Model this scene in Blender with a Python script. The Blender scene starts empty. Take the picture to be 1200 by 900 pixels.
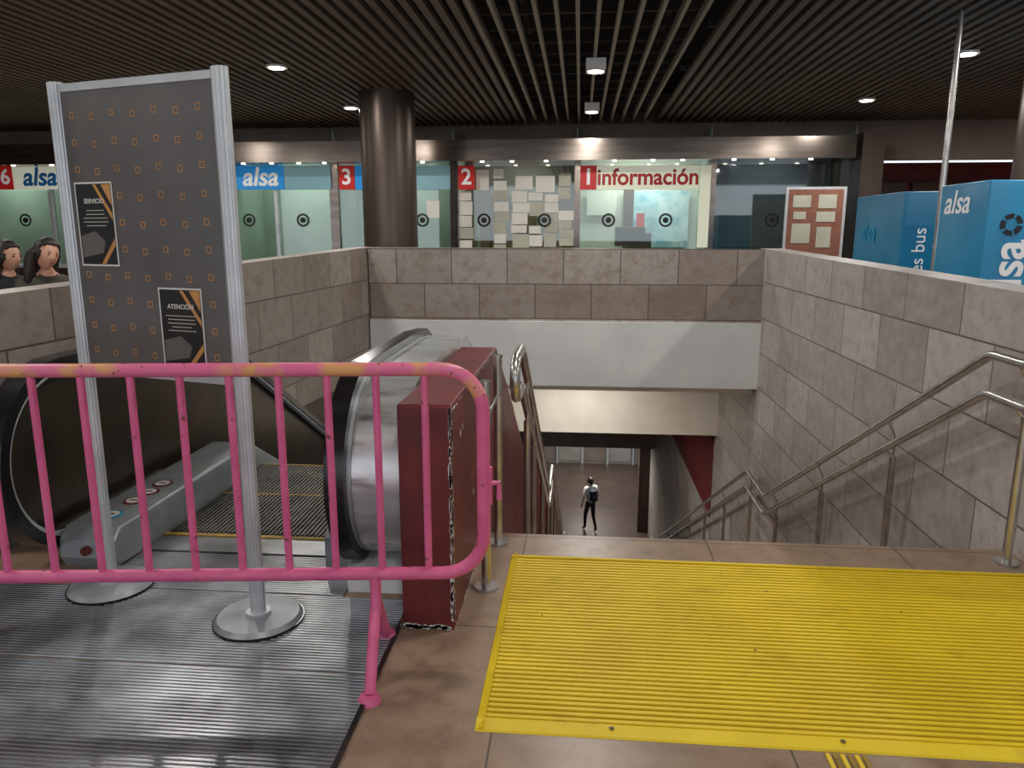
import bpy, bmesh, math, random
from mathutils import Vector, Matrix
random.seed(4)
scene = bpy.context.scene
scene.view_settings.view_transform = 'Standard'
scene.view_settings.look = 'None'
COL = scene.collection
pi = math.pi

# ------------------------------------------------------------ survey helper
FPX = 880.0
yaw = math.radians(5.1); pitch = math.radians(11.4)
F = Vector((-math.sin(yaw)*math.cos(pitch), math.cos(yaw)*math.cos(pitch), -math.sin(pitch)))
R = Vector((math.cos(yaw), math.sin(yaw), 0))
U = R.cross(F)
EYE = Vector((0, 0, 1.6))
def S(u, v, Y):
    """world x,z of a surveyed point on the vertical plane y=Y"""
    r = F*FPX + R*(u-600) + U*(450-v)
    t = Y/r.y
    p = EYE + r*t
    return p.x, p.z

# ------------------------------------------------------------ materials
def lin(c):
    o = []
    for x in c[:3]:
        x = x/255.0
        o.append(x/12.92 if x <= .04045 else ((x+.055)/1.055)**2.4)
    return (*o, 1.0)
def base(name):
    m = bpy.data.materials.new(name); m.use_nodes = True
    nt = m.node_tree
    return m, nt, nt.nodes['Principled BSDF']
def mat(name, c1, c2=None, scale=6, rough=.5, metal=0, bump=0, bscale=None, thr=(.35, .65), c3=None, s3=20, t3=(.62, .66), stretch=None, coat=0):
    m, nt, b = base(name)
    b.inputs['Roughness'].default_value = rough
    b.inputs['Metallic'].default_value = metal
    if coat: b.inputs['Coat Weight'].default_value = coat
    tc = nt.nodes.new('ShaderNodeTexCoord')
    mp = nt.nodes.new('ShaderNodeMapping')
    if stretch: mp.inputs['Scale'].default_value = stretch
    nt.links.new(tc.outputs['Object'], mp.inputs[0])
    if c2 is None: c2 = tuple(x*.9 for x in c1)
    n = nt.nodes.new('ShaderNodeTexNoise'); n.inputs['Scale'].default_value = scale; n.inputs['Detail'].default_value = 6
    nt.links.new(mp.outputs[0], n.inputs[0])
    r = nt.nodes.new('ShaderNodeValToRGB')
    r.color_ramp.elements[0].position = thr[0]; r.color_ramp.elements[1].position = thr[1]
    r.color_ramp.elements[0].color = lin(c1); r.color_ramp.elements[1].color = lin(c2)
    nt.links.new(n.outputs[0], r.inputs[0])
    out = r.outputs[0]
    if c3:
        n3 = nt.nodes.new('ShaderNodeTexNoise'); n3.inputs['Scale'].default_value = s3; n3.inputs['Detail'].default_value = 5
        nt.links.new(mp.outputs[0], n3.inputs[0])
        r3 = nt.nodes.new('ShaderNodeValToRGB')
        r3.color_ramp.elements[0].position = t3[0]; r3.color_ramp.elements[1].position = t3[1]
        nt.links.new(n3.outputs[0], r3.inputs[0])
        mx = nt.nodes.new('ShaderNodeMixRGB'); nt.links.new(r3.outputs[0], mx.inputs[0])
        nt.links.new(out, mx.inputs[1]); mx.inputs[2].default_value = lin(c3)
        out = mx.outputs[0]
    nt.links.new(out, b.inputs['Base Color'])
    if bump:
        nb = nt.nodes.new('ShaderNodeTexNoise'); nb.inputs['Scale'].default_value = bscale or scale*4
        nt.links.new(mp.outputs[0], nb.inputs[0])
        bp = nt.nodes.new('ShaderNodeBump'); bp.inputs['Strength'].default_value = bump; bp.inputs['Distance'].default_value = .01
        nt.links.new(nb.outputs[0], bp.inputs['Height']); nt.links.new(bp.outputs[0], b.inputs['Normal'])
    return m
def tile(name, ax, cA, cB, cC, mortar, w=.7, h=.43, off=(0, 0), rough=.45, msize=.006, offset=.5, grime=None, mot=.4, fine=None):
    m, nt, b = base(name)
    b.inputs['Roughness'].default_value = rough
    tc = nt.nodes.new('ShaderNodeTexCoord'); sp = nt.nodes.new('ShaderNodeSeparateXYZ'); cb = nt.nodes.new('ShaderNodeCombineXYZ')
    nt.links.new(tc.outputs['Object'], sp.inputs[0])
    nt.links.new(sp.outputs[ax[0]], cb.inputs[0]); nt.links.new(sp.outputs[ax[1]], cb.inputs[1])
    mp = nt.nodes.new('ShaderNodeMapping'); mp.inputs['Location'].default_value = (off[0], off[1], 0)
    nt.links.new(cb.outputs[0], mp.inputs[0])
    k = nt.nodes.new('ShaderNodeTexBrick')
    k.inputs['Scale'].default_value = 1; k.inputs['Brick Width'].default_value = w; k.inputs['Row Height'].default_value = h
    k.inputs['Mortar Size'].default_value = msize; k.inputs['Mortar Smooth'].default_value = .1; k.offset = offset
    k.inputs['Color1'].default_value = lin(cA); k.inputs['Color2'].default_value = lin(cB); k.inputs['Mortar'].default_value = lin(mortar)
    nt.links.new(mp.outputs[0], k.inputs[0])
    n = nt.nodes.new('ShaderNodeTexNoise'); n.inputs['Scale'].default_value = 2.2; n.inputs['Detail'].default_value = 9; n.inputs['Roughness'].default_value = .72
    mp2 = nt.nodes.new('ShaderNodeMapping'); mp2.inputs['Scale'].default_value = (1, 1, 2.2)
    nt.links.new(tc.outputs['Object'], mp2.inputs[0]); nt.links.new(mp2.outputs[0], n.inputs[0])
    r = nt.nodes.new('ShaderNodeValToRGB'); r.color_ramp.elements[0].position = .38; r.color_ramp.elements[1].position = .7
    nt.links.new(n.outputs[0], r.inputs[0])
    mul = nt.nodes.new('ShaderNodeMath'); mul.operation = 'MULTIPLY'; mul.inputs[1].default_value = mot
    nt.links.new(r.outputs[0], mul.inputs[0])
    mx = nt.nodes.new('ShaderNodeMixRGB'); nt.links.new(mul.outputs[0], mx.inputs[0])
    nt.links.new(k.outputs['Color'], mx.inputs[1]); mx.inputs[2].default_value = lin(cC)
    out = mx.outputs[0]
    if grime:
        ng = nt.nodes.new('ShaderNodeTexNoise'); ng.inputs['Scale'].default_value = 9; ng.inputs['Detail'].default_value = 9; ng.inputs['Roughness'].default_value = .7
        nt.links.new(tc.outputs['Object'], ng.inputs[0])
        rg = nt.nodes.new('ShaderNodeValToRGB'); rg.color_ramp.elements[0].position = .47; rg.color_ramp.elements[1].position = .8
        nt.links.new(ng.outputs[0], rg.inputs[0])
        mg = nt.nodes.new('ShaderNodeMixRGB'); nt.links.new(rg.outputs[0], mg.inputs[0])
        nt.links.new(out, mg.inputs[1]); mg.inputs[2].default_value = lin(grime); out = mg.outputs[0]
    mm = nt.nodes.new('ShaderNodeMixRGB'); nt.links.new(k.outputs['Fac'], mm.inputs[0])
    nt.links.new(out, mm.inputs[1]); mm.inputs[2].default_value = lin(mortar)
    nt.links.new(mm.outputs[0], b.inputs['Base Color'])
    bp = nt.nodes.new('ShaderNodeBump'); bp.inputs['Strength'].default_value = .5; bp.inputs['Distance'].default_value = .004; bp.invert = True
    nt.links.new(k.outputs['Fac'], bp.inputs['Height']); nt.links.new(bp.outputs[0], b.inputs['Normal'])
    return m
def emit(name, c, s):
    m, nt, b = base(name)
    b.inputs['Base Color'].default_value = lin(c)
    b.inputs['Emission Color'].default_value = lin(c); b.inputs['Emission Strength'].default_value = s
    return m
def glass(name, tint, refl=.18, rough=.03):
    m = bpy.data.materials.new(name); m.use_nodes = True; nt = m.node_tree
    for n in list(nt.nodes): nt.nodes.remove(n)
    o = nt.nodes.new('ShaderNodeOutputMaterial'); mx = nt.nodes.new('ShaderNodeMixShader'); mx.inputs[0].default_value = refl
    t = nt.nodes.new('ShaderNodeBsdfTransparent'); t.inputs[0].default_value = lin(tint)
    g = nt.nodes.new('ShaderNodeBsdfGlossy'); g.inputs['Roughness'].default_value = rough
    nt.links.new(t.outputs[0], mx.inputs[1]); nt.links.new(g.outputs[0], mx.inputs[2]); nt.links.new(mx.outputs[0], o.inputs[0])
    return m

M = {}
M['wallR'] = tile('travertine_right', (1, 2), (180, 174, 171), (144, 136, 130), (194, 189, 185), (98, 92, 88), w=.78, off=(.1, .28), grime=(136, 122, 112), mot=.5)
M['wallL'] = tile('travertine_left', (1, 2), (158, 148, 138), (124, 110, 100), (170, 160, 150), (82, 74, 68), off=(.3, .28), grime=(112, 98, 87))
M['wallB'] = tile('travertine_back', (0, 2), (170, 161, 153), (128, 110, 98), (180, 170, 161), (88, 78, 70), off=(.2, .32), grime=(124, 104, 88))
M['floor'] = tile('stone_floor', (0, 1), (150, 126, 106), (140, 116, 97), (163, 141, 121), (92, 78, 66), w=.95, h=.95, off=(.26, .02), offset=0, rough=.33, msize=.004, grime=(110, 87, 70))
M['floorlow'] = mat('lower_floor', (94, 78, 69), (80, 67, 60), 2, rough=.4)
M['white'] = mat('white_paint', (232, 234, 233), (220, 222, 222), 2, rough=.7)
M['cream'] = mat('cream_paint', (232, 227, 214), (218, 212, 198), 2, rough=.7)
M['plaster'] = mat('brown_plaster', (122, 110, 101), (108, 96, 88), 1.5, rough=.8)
M['lowgrey'] = mat('lower_grey_wall', (150, 146, 140), (132, 128, 122), 1.5, rough=.6)
M['redwall'] = mat('dark_red_wall', (112, 30, 28), (92, 24, 24), 2, rough=.5)
M['redblock'] = mat('red_chipped_paint', (114, 40, 40), (90, 33, 33), 5, rough=.45, c3=(200, 188, 178), s3=8, t3=(.725, .735), bump=.15)
M['steel'] = mat('stainless_steel', (206, 205, 202), (178, 176, 172), 8, rough=.27, metal=.9)
M['chrome'] = mat('scuffed_chrome', (236, 237, 238), (200, 200, 198), 5, rough=.32, metal=.7, c3=(70, 60, 54), s3=4, t3=(.58, .72), stretch=(.5, 1, 2.5))
M['bronze'] = mat('bronze_panel', (74, 62, 50), (54, 46, 38), 4, rough=.28, metal=.6)
M['rubber'] = mat('black_rubber', (20, 19, 19), (30, 28, 27), 6, rough=.22)
M['alu'] = mat('aluminium', (206, 210, 213), (188, 192, 196), 6, rough=.4, metal=.5)
M['deck'] = mat('grey_deck', (158, 164, 167), (138, 144, 147), 6, rough=.4, metal=.35)
M['plate'] = mat('ribbed_landing_plate', (176, 178, 182), (116, 116, 118), 2.5, rough=.32, metal=.8, c3=(64, 63, 64), s3=1.8, t3=(.46, .74))
M['darkmetal'] = mat('escalator_step_metal', (88, 83, 76), (58, 54, 50), 5, rough=.45, metal=.5)
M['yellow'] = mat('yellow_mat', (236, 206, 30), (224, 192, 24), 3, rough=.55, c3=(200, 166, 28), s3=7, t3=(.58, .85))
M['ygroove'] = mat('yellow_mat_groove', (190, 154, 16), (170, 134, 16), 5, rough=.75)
M['yline'] = mat('yellow_paint', (170, 136, 34), (128, 104, 34), 15, rough=.6)
M['dark'] = mat('dark_void', (16, 15, 15), (10, 10, 10), 2, rough=.9)
M['slat'] = mat('taupe_slat', (112, 102, 92), (100, 91, 83), 1, rough=.55, metal=.2)
M['slatD'] = mat('dark_slat', (62, 58, 53), (52, 48, 44), 1, rough=.6, metal=.2)
M['slatL'] = mat('pale_slat', (166, 160, 148), (152, 146, 136), 1, rough=.55, metal=.2)
M['column'] = mat('column_metal', (100, 88, 80), (82, 71, 64), 2, rough=.36, metal=.7, stretch=(1, 1, .2))
M['header'] = mat('brushed_header', (140, 130, 122), (118, 108, 101), 4, rough=.2, metal=1, stretch=(.3, 1, 3))
M['pink'] = mat('pink_barrier', (222, 104, 150), (208, 90, 138), 9, rough=.4, c3=(128, 74, 66), s3=34, t3=(.66, .70))
M['pinky'] = mat('pink_yellow_barrier', (222, 108, 150), (218, 158, 96), 6, rough=.4, thr=(.5, .62), c3=(140, 84, 60), s3=34, t3=(.64, .69))
M['board'] = mat('board_print', (104, 101, 100), (92, 90, 89), 3, rough=.3, coat=.3)
M['orange'] = mat('orange_print', (206, 146, 78), None, rough=.5)
M['black'] = mat('black_print', (22, 21, 23), None, rough=.45)
M['paper'] = mat('paper', (226, 224, 216), (214, 212, 204), 3, rough=.7)
M['paper2'] = mat('aged_paper', (186, 186, 170), (170, 170, 156), 3, rough=.7)
M['card'] = mat('cardboard', (150, 122, 92), (134, 108, 80), 3, rough=.8)
M['grey'] = mat('grey_print', (104, 101, 98), None, rough=.5)
M['blue'] = mat('kiosk_blue', (20, 146, 196), (16, 134, 184), 2, rough=.35)
M['blue2'] = mat('kiosk_blue_dim', (22, 126, 170), (20, 114, 156), 2, rough=.4)
M['signblue'] = emit('sign_blue', (20, 130, 200), .3)
M['signteal'] = emit('sign_teal', (120, 160, 170), .2)
M['signwhite'] = emit('sign_white', (206, 210, 190), .35)
M['signred'] = emit('sign_red', (180, 30, 30), .2)
M['txtred'] = mat('text_red', (176, 30, 30), None, rough=.5)
M['txtblue'] = mat('text_blue', (20, 120, 190), None, rough=.5)
M['txtwhite'] = emit('text_white', (230, 230, 230), .15)
M['lamp'] = emit('lamp_glow', (255, 240, 215), 14)
M['lampS'] = emit('small_lamp_glow', (255, 244, 225), 8)
M['cork'] = mat('cork', (140, 92, 74), (124, 80, 66), 12, rough=.8)
M['wood'] = mat('brown_frame', (84, 66, 56), (70, 54, 46), 4, rough=.5)
M['glassA'] = glass('booth_glass', (232, 242, 236), .14)
M['glassD'] = glass('dark_glass', (196, 206, 208), .16)
M['skin'] = mat('skin', (206, 158, 132), (196, 146, 122), 8, rough=.55)
M['hair'] = mat('dark_hair', (32, 24, 20), (22, 17, 15), 30, rough=.5)
M['jacket'] = mat('dark_jacket', (38, 38, 44), (28, 28, 33), 12, rough=.8)
M['green'] = mat('olive_jacket', (66, 64, 56), (52, 50, 44), 12, rough=.8)
M['shirt'] = mat('white_shirt', (236, 236, 236), (218, 218, 220), 12, rough=.8)
M['trouser'] = mat('dark_trousers', (30, 31, 38), (24, 24, 30), 12, rough=.8)
M['pack'] = mat('backpack_fabric', (40, 50, 68), (30, 38, 52), 12, rough=.75)
M['shoe'] = mat('shoe', (30, 28, 28), None, rough=.5)
M['lips'] = mat('lips', (160, 84, 76), None, rough=.5)
M['eye'] = mat('eye', (40, 28, 22), None, rough=.3)

# ------------------------------------------------------------ mesh helpers
def obj(name, me, m=None, parent=None, smooth=None):
    o = bpy.data.objects.new(name, me); COL.objects.link(o)
    if m is not None:
        for k in (m if isinstance(m, list) else [m]): me.materials.append(k)
    if parent: o.parent = parent
    if smooth is not None:
        for p in me.polygons: p.use_smooth = True
        me.set_sharp_from_angle(angle=math.radians(smooth))
    return o
def empty(name, loc=(0, 0, 0)):
    e = bpy.data.objects.new(name, None); COL.objects.link(e); e.empty_display_size = .1
    e.location = loc; return e
def bm_obj(name, bm, m, parent=None, smooth=None):
    bmesh.ops.recalc_face_normals(bm, faces=bm.faces[:])
    me = bpy.data.meshes.new(name); bm.to_mesh(me); bm.free()
    return obj(name, me, m, parent, smooth)
def add_box(bm, a, b, mi=0):
    vs = [bm.verts.new((x, y, z)) for x in (a[0], b[0]) for y in (a[1], b[1]) for z in (a[2], b[2])]
    for f in ((0, 1, 3, 2), (4, 6, 7, 5), (0, 4, 5, 1), (2, 3, 7, 6), (0, 2, 6, 4), (1, 5, 7, 3)):
        fc = bm.faces.new([vs[i] for i in f]); fc.material_index = mi
    return vs
def box(name, a, b, m, parent=None, bevel=0):
    bm = bmesh.new(); add_box(bm, a, b)
    if bevel:
        bmesh.ops.bevel(bm, geom=bm.edges[:], offset=bevel, segments=3, affect='EDGES', profile=.5)
    return bm_obj(name, bm, m, parent, 40 if bevel else None)
def hexa(name, vs, m, parent=None):
    bm = bmesh.new(); v = [bm.verts.new(p) for p in vs]
    for f in ((0, 1, 2, 3), (4, 5, 6, 7), (0, 1, 5, 4), (1, 2, 6, 5), (2, 3, 7, 6), (3, 0, 4, 7)):
        bm.faces.new([v[i] for i in f])
    return bm_obj(name, bm, m, parent)
def prism(name, pts, x0, x1, m, parent=None, smooth=None, axis='x', bevel=0):
    bm = bmesh.new()
    def P(p, a): return (a, p[0], p[1]) if axis == 'x' else ((p[0], a, p[1]) if axis == 'y' else (p[0], p[1], a))
    A = [bm.verts.new(P(p, x0)) for p in pts]; B = [bm.verts.new(P(p, x1)) for p in pts]
    fa = bm.faces.new(A); fb = bm.faces.new(B[::-1])
    n = len(pts)
    for i in range(n): bm.faces.new([A[i], A[(i+1) % n], B[(i+1) % n], B[i]])
    if bevel:
        es = list(set(list(fa.edges)+list(fb.edges)))
        bmesh.ops.bevel(bm, geom=es, offset=bevel, segments=3, affect='EDGES', profile=.5)
    else:
        bmesh.ops.triangulate(bm, faces=[fa, fb])
    return bm_obj(name, bm, m, parent, smooth)
def cyl(name, c, r, z0, z1, m, parent=None, seg=32, r2=None):
    bm = bmesh.new()
    bmesh.ops.create_cone(bm, cap_ends=True, segments=seg, radius1=r, radius2=r if r2 is None else r2, depth=z1-z0,
                          matrix=Matrix.Translation((c[0], c[1], (z0+z1)/2)))
    return bm_obj(name, bm, m, parent, 40)
def fillet(pts, rad, seg=6):
    pts = [Vector(p) for p in pts]; out = [pts[0]]
    for i in range(1, len(pts)-1):
        a, b, c = pts[i-1], pts[i], pts[i+1]
        d1 = (a-b); d2 = (c-b); r = min(rad, d1.length*.49, d2.length*.49)
        p1 = b+d1.normalized()*r; p2 = b+d2.normalized()*r
        for k in range(seg+1):
            t = k/seg; out.append(p1*(1-t)**2+b*2*t*(1-t)+p2*t*t)
    out.append(pts[-1]); return out
def tube(name, pts, r, m, parent=None, rad=0, cyclic=False, res=4):
    if rad: pts = fillet(pts, rad)
    cu = bpy.data.curves.new(name, 'CURVE'); cu.dimensions = '3D'; cu.bevel_depth = r; cu.bevel_resolution = res; cu.use_fill_caps = True
    sp = cu.splines.new('POLY'); sp.points.add(len(pts)-1); sp.use_cyclic_u = cyclic
    for i, p in enumerate(pts): sp.points[i].co = (*p, 1)
    tmp = bpy.data.objects.new('t', cu); COL.objects.link(tmp)
    bpy.context.view_layer.update()
    me = bpy.data.meshes.new_from_object(tmp.evaluated_get(bpy.context.evaluated_depsgraph_get()))
    me.name = name; bpy.data.objects.remove(tmp)
    me.materials.clear()
    return obj(name, me, m, parent, 50)
def text(name, body, size, loc, m, parent=None, xd=(1, 0, 0), n=(0, -1, 0), bold=0, ext=.002, align='LEFT', shear=0, width=1):
    cu = bpy.data.curves.new(name, 'FONT'); cu.body = body; cu.size = size; cu.extrude = ext; cu.offset = bold; cu.shear = shear
    cu.align_x = align
    tmp = bpy.data.objects.new('t', cu); COL.objects.link(tmp); bpy.context.view_layer.update()
    me = bpy.data.meshes.new_from_object(tmp.evaluated_get(bpy.context.evaluated_depsgraph_get())); bpy.data.objects.remove(tmp)
    x = Vector(xd).normalized(); nn = Vector(n).normalized(); y = nn.cross(x)
    mt = Matrix(((x.x*width, y.x, nn.x, loc[0]), (x.y*width, y.y, nn.y, loc[1]), (x.z*width, y.z, nn.z, loc[2]), (0, 0, 0, 1)))
    me.transform(mt); me.materials.clear()
    return obj(name, me, m, parent)
def ribbed(name, x0, x1, y0, y1, pitch, zl, zh, m, parent=None, frac=.5, m2=None):
    prof = [(y0, 0.0), (y0, zl)]; kinds = [1]
    y = y0
    while y+pitch <= y1+1e-6:
        prof += [(y+pitch*.12, zh), (y+pitch*(.12+frac), zh), (y+pitch*(.24+frac), zl), (y+pitch, zl)]
        kinds += [0, 0, 1, 1]
        y += pitch
    prof += [(y1+.0001, zl), (y1+.0001, 0.0)]; kinds += [1, 1]
    bm = bmesh.new()
    A = [bm.verts.new((x0, *p)) for p in prof]; B = [bm.verts.new((x1, *p)) for p in prof]
    for i in range(len(prof)-1):
        f = bm.faces.new([A[i], A[i+1], B[i+1], B[i]])
        f.material_index = kinds[i] if m2 else 0
    me = bpy.data.meshes.new(name); bm.to_mesh(me); bm.free()
    me.flip_normals() if me.polygons[2].normal.z < 0 else None
    return obj(name, me, [m, m2] if m2 else m, parent)

# ------------------------------------------------------------ dimensions
CEIL = 3.5; FY = 13.8
LOW = -7.44
XR = 2.22
# ------------------------------------------------------------ room shell
fl = M['floor']
box('floor', (-13, -5, -.3), (11, 3.82, 0), fl)
box('floor_hall_left', (-13, 3.82, -.3), (-3.12, 17, 0), fl)
box('floor_hall_right', (2.47, 3.82, -.3), (11, 17, 0), fl)
box('floor_hall_back', (-3.12, 9.65, -.28), (2.47, 17, 0), fl)
prism('wall_right', [(3.2, 0), (3.2, 1.29), (9.65, 1.41), (9.65, -.31), (24, -.31), (24, -3.02), (24, -7.6), (3.82, -7.6), (3.82, 0)], XR, XR+.25, M['wallR'])
hexa('wall_left', [(-3.12, 3.3, 0), (-2.92, 3.3, 0), (-2.92, 3.3, 1.29), (-3.12, 3.3, 1.29),
                   (-2.87, 9.65, -.2), (-2.665, 9.65, -.2), (-2.665, 9.65, 1.42), (-2.87, 9.65, 1.42)], M['wallL'])
hexa('wall_left_lower', [(-3.12, 3.84, -7.6), (-2.93, 3.84, -7.6), (-2.93, 3.84, -.02), (-3.12, 3.84, -.02),
                   (-3.12, 24, -7.6), (-2.7, 24, -7.6), (-2.7, 24, -.32), (-3.12, 24, -.32)], M['bronze'])
hexa('wall_back_parapet', [(-2.66, 9.4, .51), (XR, 9.4, .51), (XR, 9.4, 1.40), (-2.66, 9.4, 1.415),
                   (-2.66, 9.65, .51), (XR, 9.65, .51), (XR, 9.65, 1.40), (-2.66, 9.65, 1.415)], M['wallB'])
box('wall_back_beam', (-2.66, 9.37, -.31), (XR, 9.64, .51), M['white'])
box('ceiling_stairwell', (-2.9, 9.65, -.42), (XR, 11.8, -.285), M['cream'])
box('wall_beam_lower', (-2.7, 11.8, -1.57), (XR, 12.0, -.29), M['cream'])
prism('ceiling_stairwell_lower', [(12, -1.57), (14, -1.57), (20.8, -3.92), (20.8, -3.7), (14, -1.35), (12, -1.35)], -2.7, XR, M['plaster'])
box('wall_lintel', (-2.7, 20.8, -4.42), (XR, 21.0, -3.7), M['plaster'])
box('wall_red_panel', (XR-.012, 12.0, -3.02), (XR, 20.7, -1.3), M['redwall'])
# lower concourse
box('floor_lower', (-8, 19.0, LOW-.3), (8, 32, LOW), M['floorlow'])
box('ceiling_lower', (-8, 21, -4.45), (8, 32, -4.3), M['white'])
box('wall_lower_back', (-8, 29, LOW), (8, 29.2, -4.3), M['lowgrey'])
box('wall_lower_jamb', (1.9, 22.0, LOW), (2.4, 22.3, -4.4), M['wood'])
lb = empty('lower_shopfront')
for i in range(7):
    x = -1.8+i*1.0
    box('shutter_frame_%d' % i, (x, 28.9, LOW), (x+.08, 29, -4.6), M['alu'], lb)
    box('shutter_panel_%d' % i, (x+.1, 28.94, LOW+.1), (x+.96, 28.98, LOW+1.5), M['lowgrey'] if i % 2 else M['plaster'], lb)
box('shelf_rail', (-2, 28.85, LOW+.85), (5.2, 28.93, LOW+.95), M['wood'], lb)

# upper hall enclosing walls
box('wall_hall_left', (-13.2, -5, -.3), (-13, 17, 4.1), M['plaster'])
box('wall_hall_right', (11, -5, -.3), (11.2, 17, 4.1), M['plaster'])
box('wall_hall_back', (-13, 14.2, 2.85), (11, 14.4, 4.0), M['plaster'])
box('wall_hall_back_red', (5.1, 16.6, 0), (11, 16.8, 3.0), M['redwall'])
box('ceiling', (-13, -5, 4.0), (11, 17, 4.1), M['dark'])
# slats
bm = bmesh.new()
x = -12.9
while x < 10.9:
    if not (-1.02 < x < 1.16):
        add_box(bm, (x, -5, CEIL), (x+.07, 14.19, CEIL+.06))
    x += .135
bm_obj('ceiling_slats', bm, M['slat'])
bm = bmesh.new()
for y in range(-4, 14, 2): add_box(bm, (-12.95, y, CEIL+.07), (-1.05, y+.05, CEIL+.12)); add_box(bm, (1.2, y, CEIL+.07), (10.95, y+.05, CEIL+.12))
y = -4.5
while y < 14: add_box(bm, (-1.02, y, CEIL+.12), (1.16, y+.04, CEIL+.2)); y += .55
for xx in (-.6, .1, .8): add_box(bm, (xx, -5, CEIL+.2), (xx+.05, 14.19, CEIL+.26))
bm_obj('ceiling_carriers', bm, M['slatD'])
bm = bmesh.new()
x = -1.0
while x < 1.15:
    add_box(bm, (x, -5, CEIL-.01), (x+.036, 14.19, CEIL+.07)); x += .185
bm_obj('ceiling_open_slats', bm, M['slatL'])

# ------------------------------------------------------------ stairs
y, z = 3.82, 0.0
n1 = 14; tr = 4.2/n1; rs = 2.24/n1
pts = [(3.82, 0)]
for i in range(n1):
    z -= rs; pts.append((y, z)); y += tr; pts.append((y, z))
y = 9.1; pts[-1] = (y, z)
n2 = 32; tr2 = 9.9/n2; rs2 = 5.2/n2
for i in range(n2):
    z -= rs2; pts.append((y, z)); y += tr2
    if i < n2-1: pts.append((y, z))
pts += [(18.99, LOW), (18.99, LOW-.3), (3.83, LOW-.3), (3.83, 0)]
pts = [p for i, p in enumerate(pts) if i == 0 or (Vector(p)-Vector(pts[i-1])).length > 1e-4]
pts = pts[:-1]
prism('staircase', pts, -.484, XR-.002, M['floor'])

# ------------------------------------------------------------ divider
prism('escalator_end_block', [(2.79, 0), (2.79, .935), (2.80, .946), (4.4, .93), (5.6, .28), (5.6, -1.2), (3.82, 0)], -.70, -.486, M['redblock'], bevel=.006)
prism('wall_divider', [(5.6, .27), (8.2, -1.2), (9.2, -1.25), (19, -6.4), (19, -7.6), (5.6, -7.6)], -.70, -.49, M['redwall'])
bm = bmesh.new()   # irregular patches of bare plaster where paint chipped along edges
def chip(c, e1, e2, s1, s2):
    c = Vector(c); n = random.randint(6, 9); vs = []
    for k in range(n):
        a = 2*pi*k/n; r = random.uniform(.55, 1.1)
        vs.append(bm.verts.new(c+Vector(e1)*math.cos(a)*s1*r+Vector(e2)*math.sin(a)*s2*r))
    bm.faces.new(vs)
for k in range(60):
    zz = random.uniform(0.02, .92); h = random.uniform(.008, .04)
    chip((-.491-random.uniform(0, .004), 2.7885, zz), (1, 0, 0), (0, 0, 1), random.uniform(.003, .008), h)
    zz = random.uniform(0.02, .92)
    chip((-.4845, 2.797, zz), (0, 1, 0), (0, 0, 1), random.uniform(.005, .014), random.uniform(.008, .04))
for k in range(26):
    chip((random.uniform(-.69, -.5), 2.7885, random.uniform(.004, .014)), (1, 0, 0), (0, 0, 1), random.uniform(.01, .03), random.uniform(.004, .014))
    chip((-.4845, random.uniform(2.8, 3.6), random.uniform(.004, .012)), (0, 1, 0), (0, 0, 1), random.uniform(.01, .04), random.uniform(.004, .012))
    chip((-.4845, random.uniform(2.8, 4.3), random.uniform(.922, .930)), (0, 1, 0), (0, 0, 1), random.uniform(.01, .05), random.uniform(.003, .008))
for k in range(7):
    chip((-.4845, random.uniform(2.85, 3.6), random.uniform(.1, .8)), (0, 1, 0), (0, 0, 1), random.uniform(.006, .02), random.uniform(.006, .03))
o = bm_obj('paint_chips', bm, M['paper']); o.parent = bpy.data.objects['escalator_end_block']

# ------------------------------------------------------------ escalator
esc = empty('escalator')
SL = .577; YK = 4.75; YE = 17.4
cy, cz = 3.38, .54
def cap(r, yb=4.4):
    p = [(YE, cz+r-SL*(YE-YK)), (YK+.35, cz+r-.16), (YK, cz+r-.02), (YK-.3, cz+r)]
    for i in range(25):
        a = pi/2+pi*i/24; p.append((cy+r*math.cos(a), cz+r*math.sin(a)))
    return p
def solid(name, r, x0, x1, m, bot=None):
    p = cap(r)
    p += [(YK-.1, cz-r), (YE, cz-r-SL*(YE-YK))]
    return prism(name, p, x0, x1, m, esc, smooth=30)
def band(name, r0, r1, x0, x1, m):
    p = cap(r1); q = cap(r0)
    p += [(4.3, cz-r1)]; q += [(4.3, cz-r0)]
    return prism(name, p+q[::-1], x0, x1, m, esc, smooth=30, bevel=.012)
solid('newel_cladding', .43, -.945, -.715, M['chrome'])
solid('inner_panel', .40, -.985, -.945, M['deck'])
band('handrail', .42, .475, -1.05, -.965, M['rubber'])
band('handrail_guide', .395, .43, -.985, -.948, M['alu'])
prism('newel_plinth', [(3.08, 0), (3.05, .12), (5, .12), (YE, .12-SL*(YE-YK)), (YE, -.5-SL*(YE-YK)), (YK, -.3), (YK, 0)], -1.02, -.715, M['white'], esc)
prism('skirt', [(3.3, 0), (3.3, .16), (3.36, .2), (YK, .2), (YE, .2-SL*(YE-YK)), (YE, -.4-SL*(YE-YK)), (YK, -.3), (3.9, 0)], -1.2, -1.03, M['deck'], esc)
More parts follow.
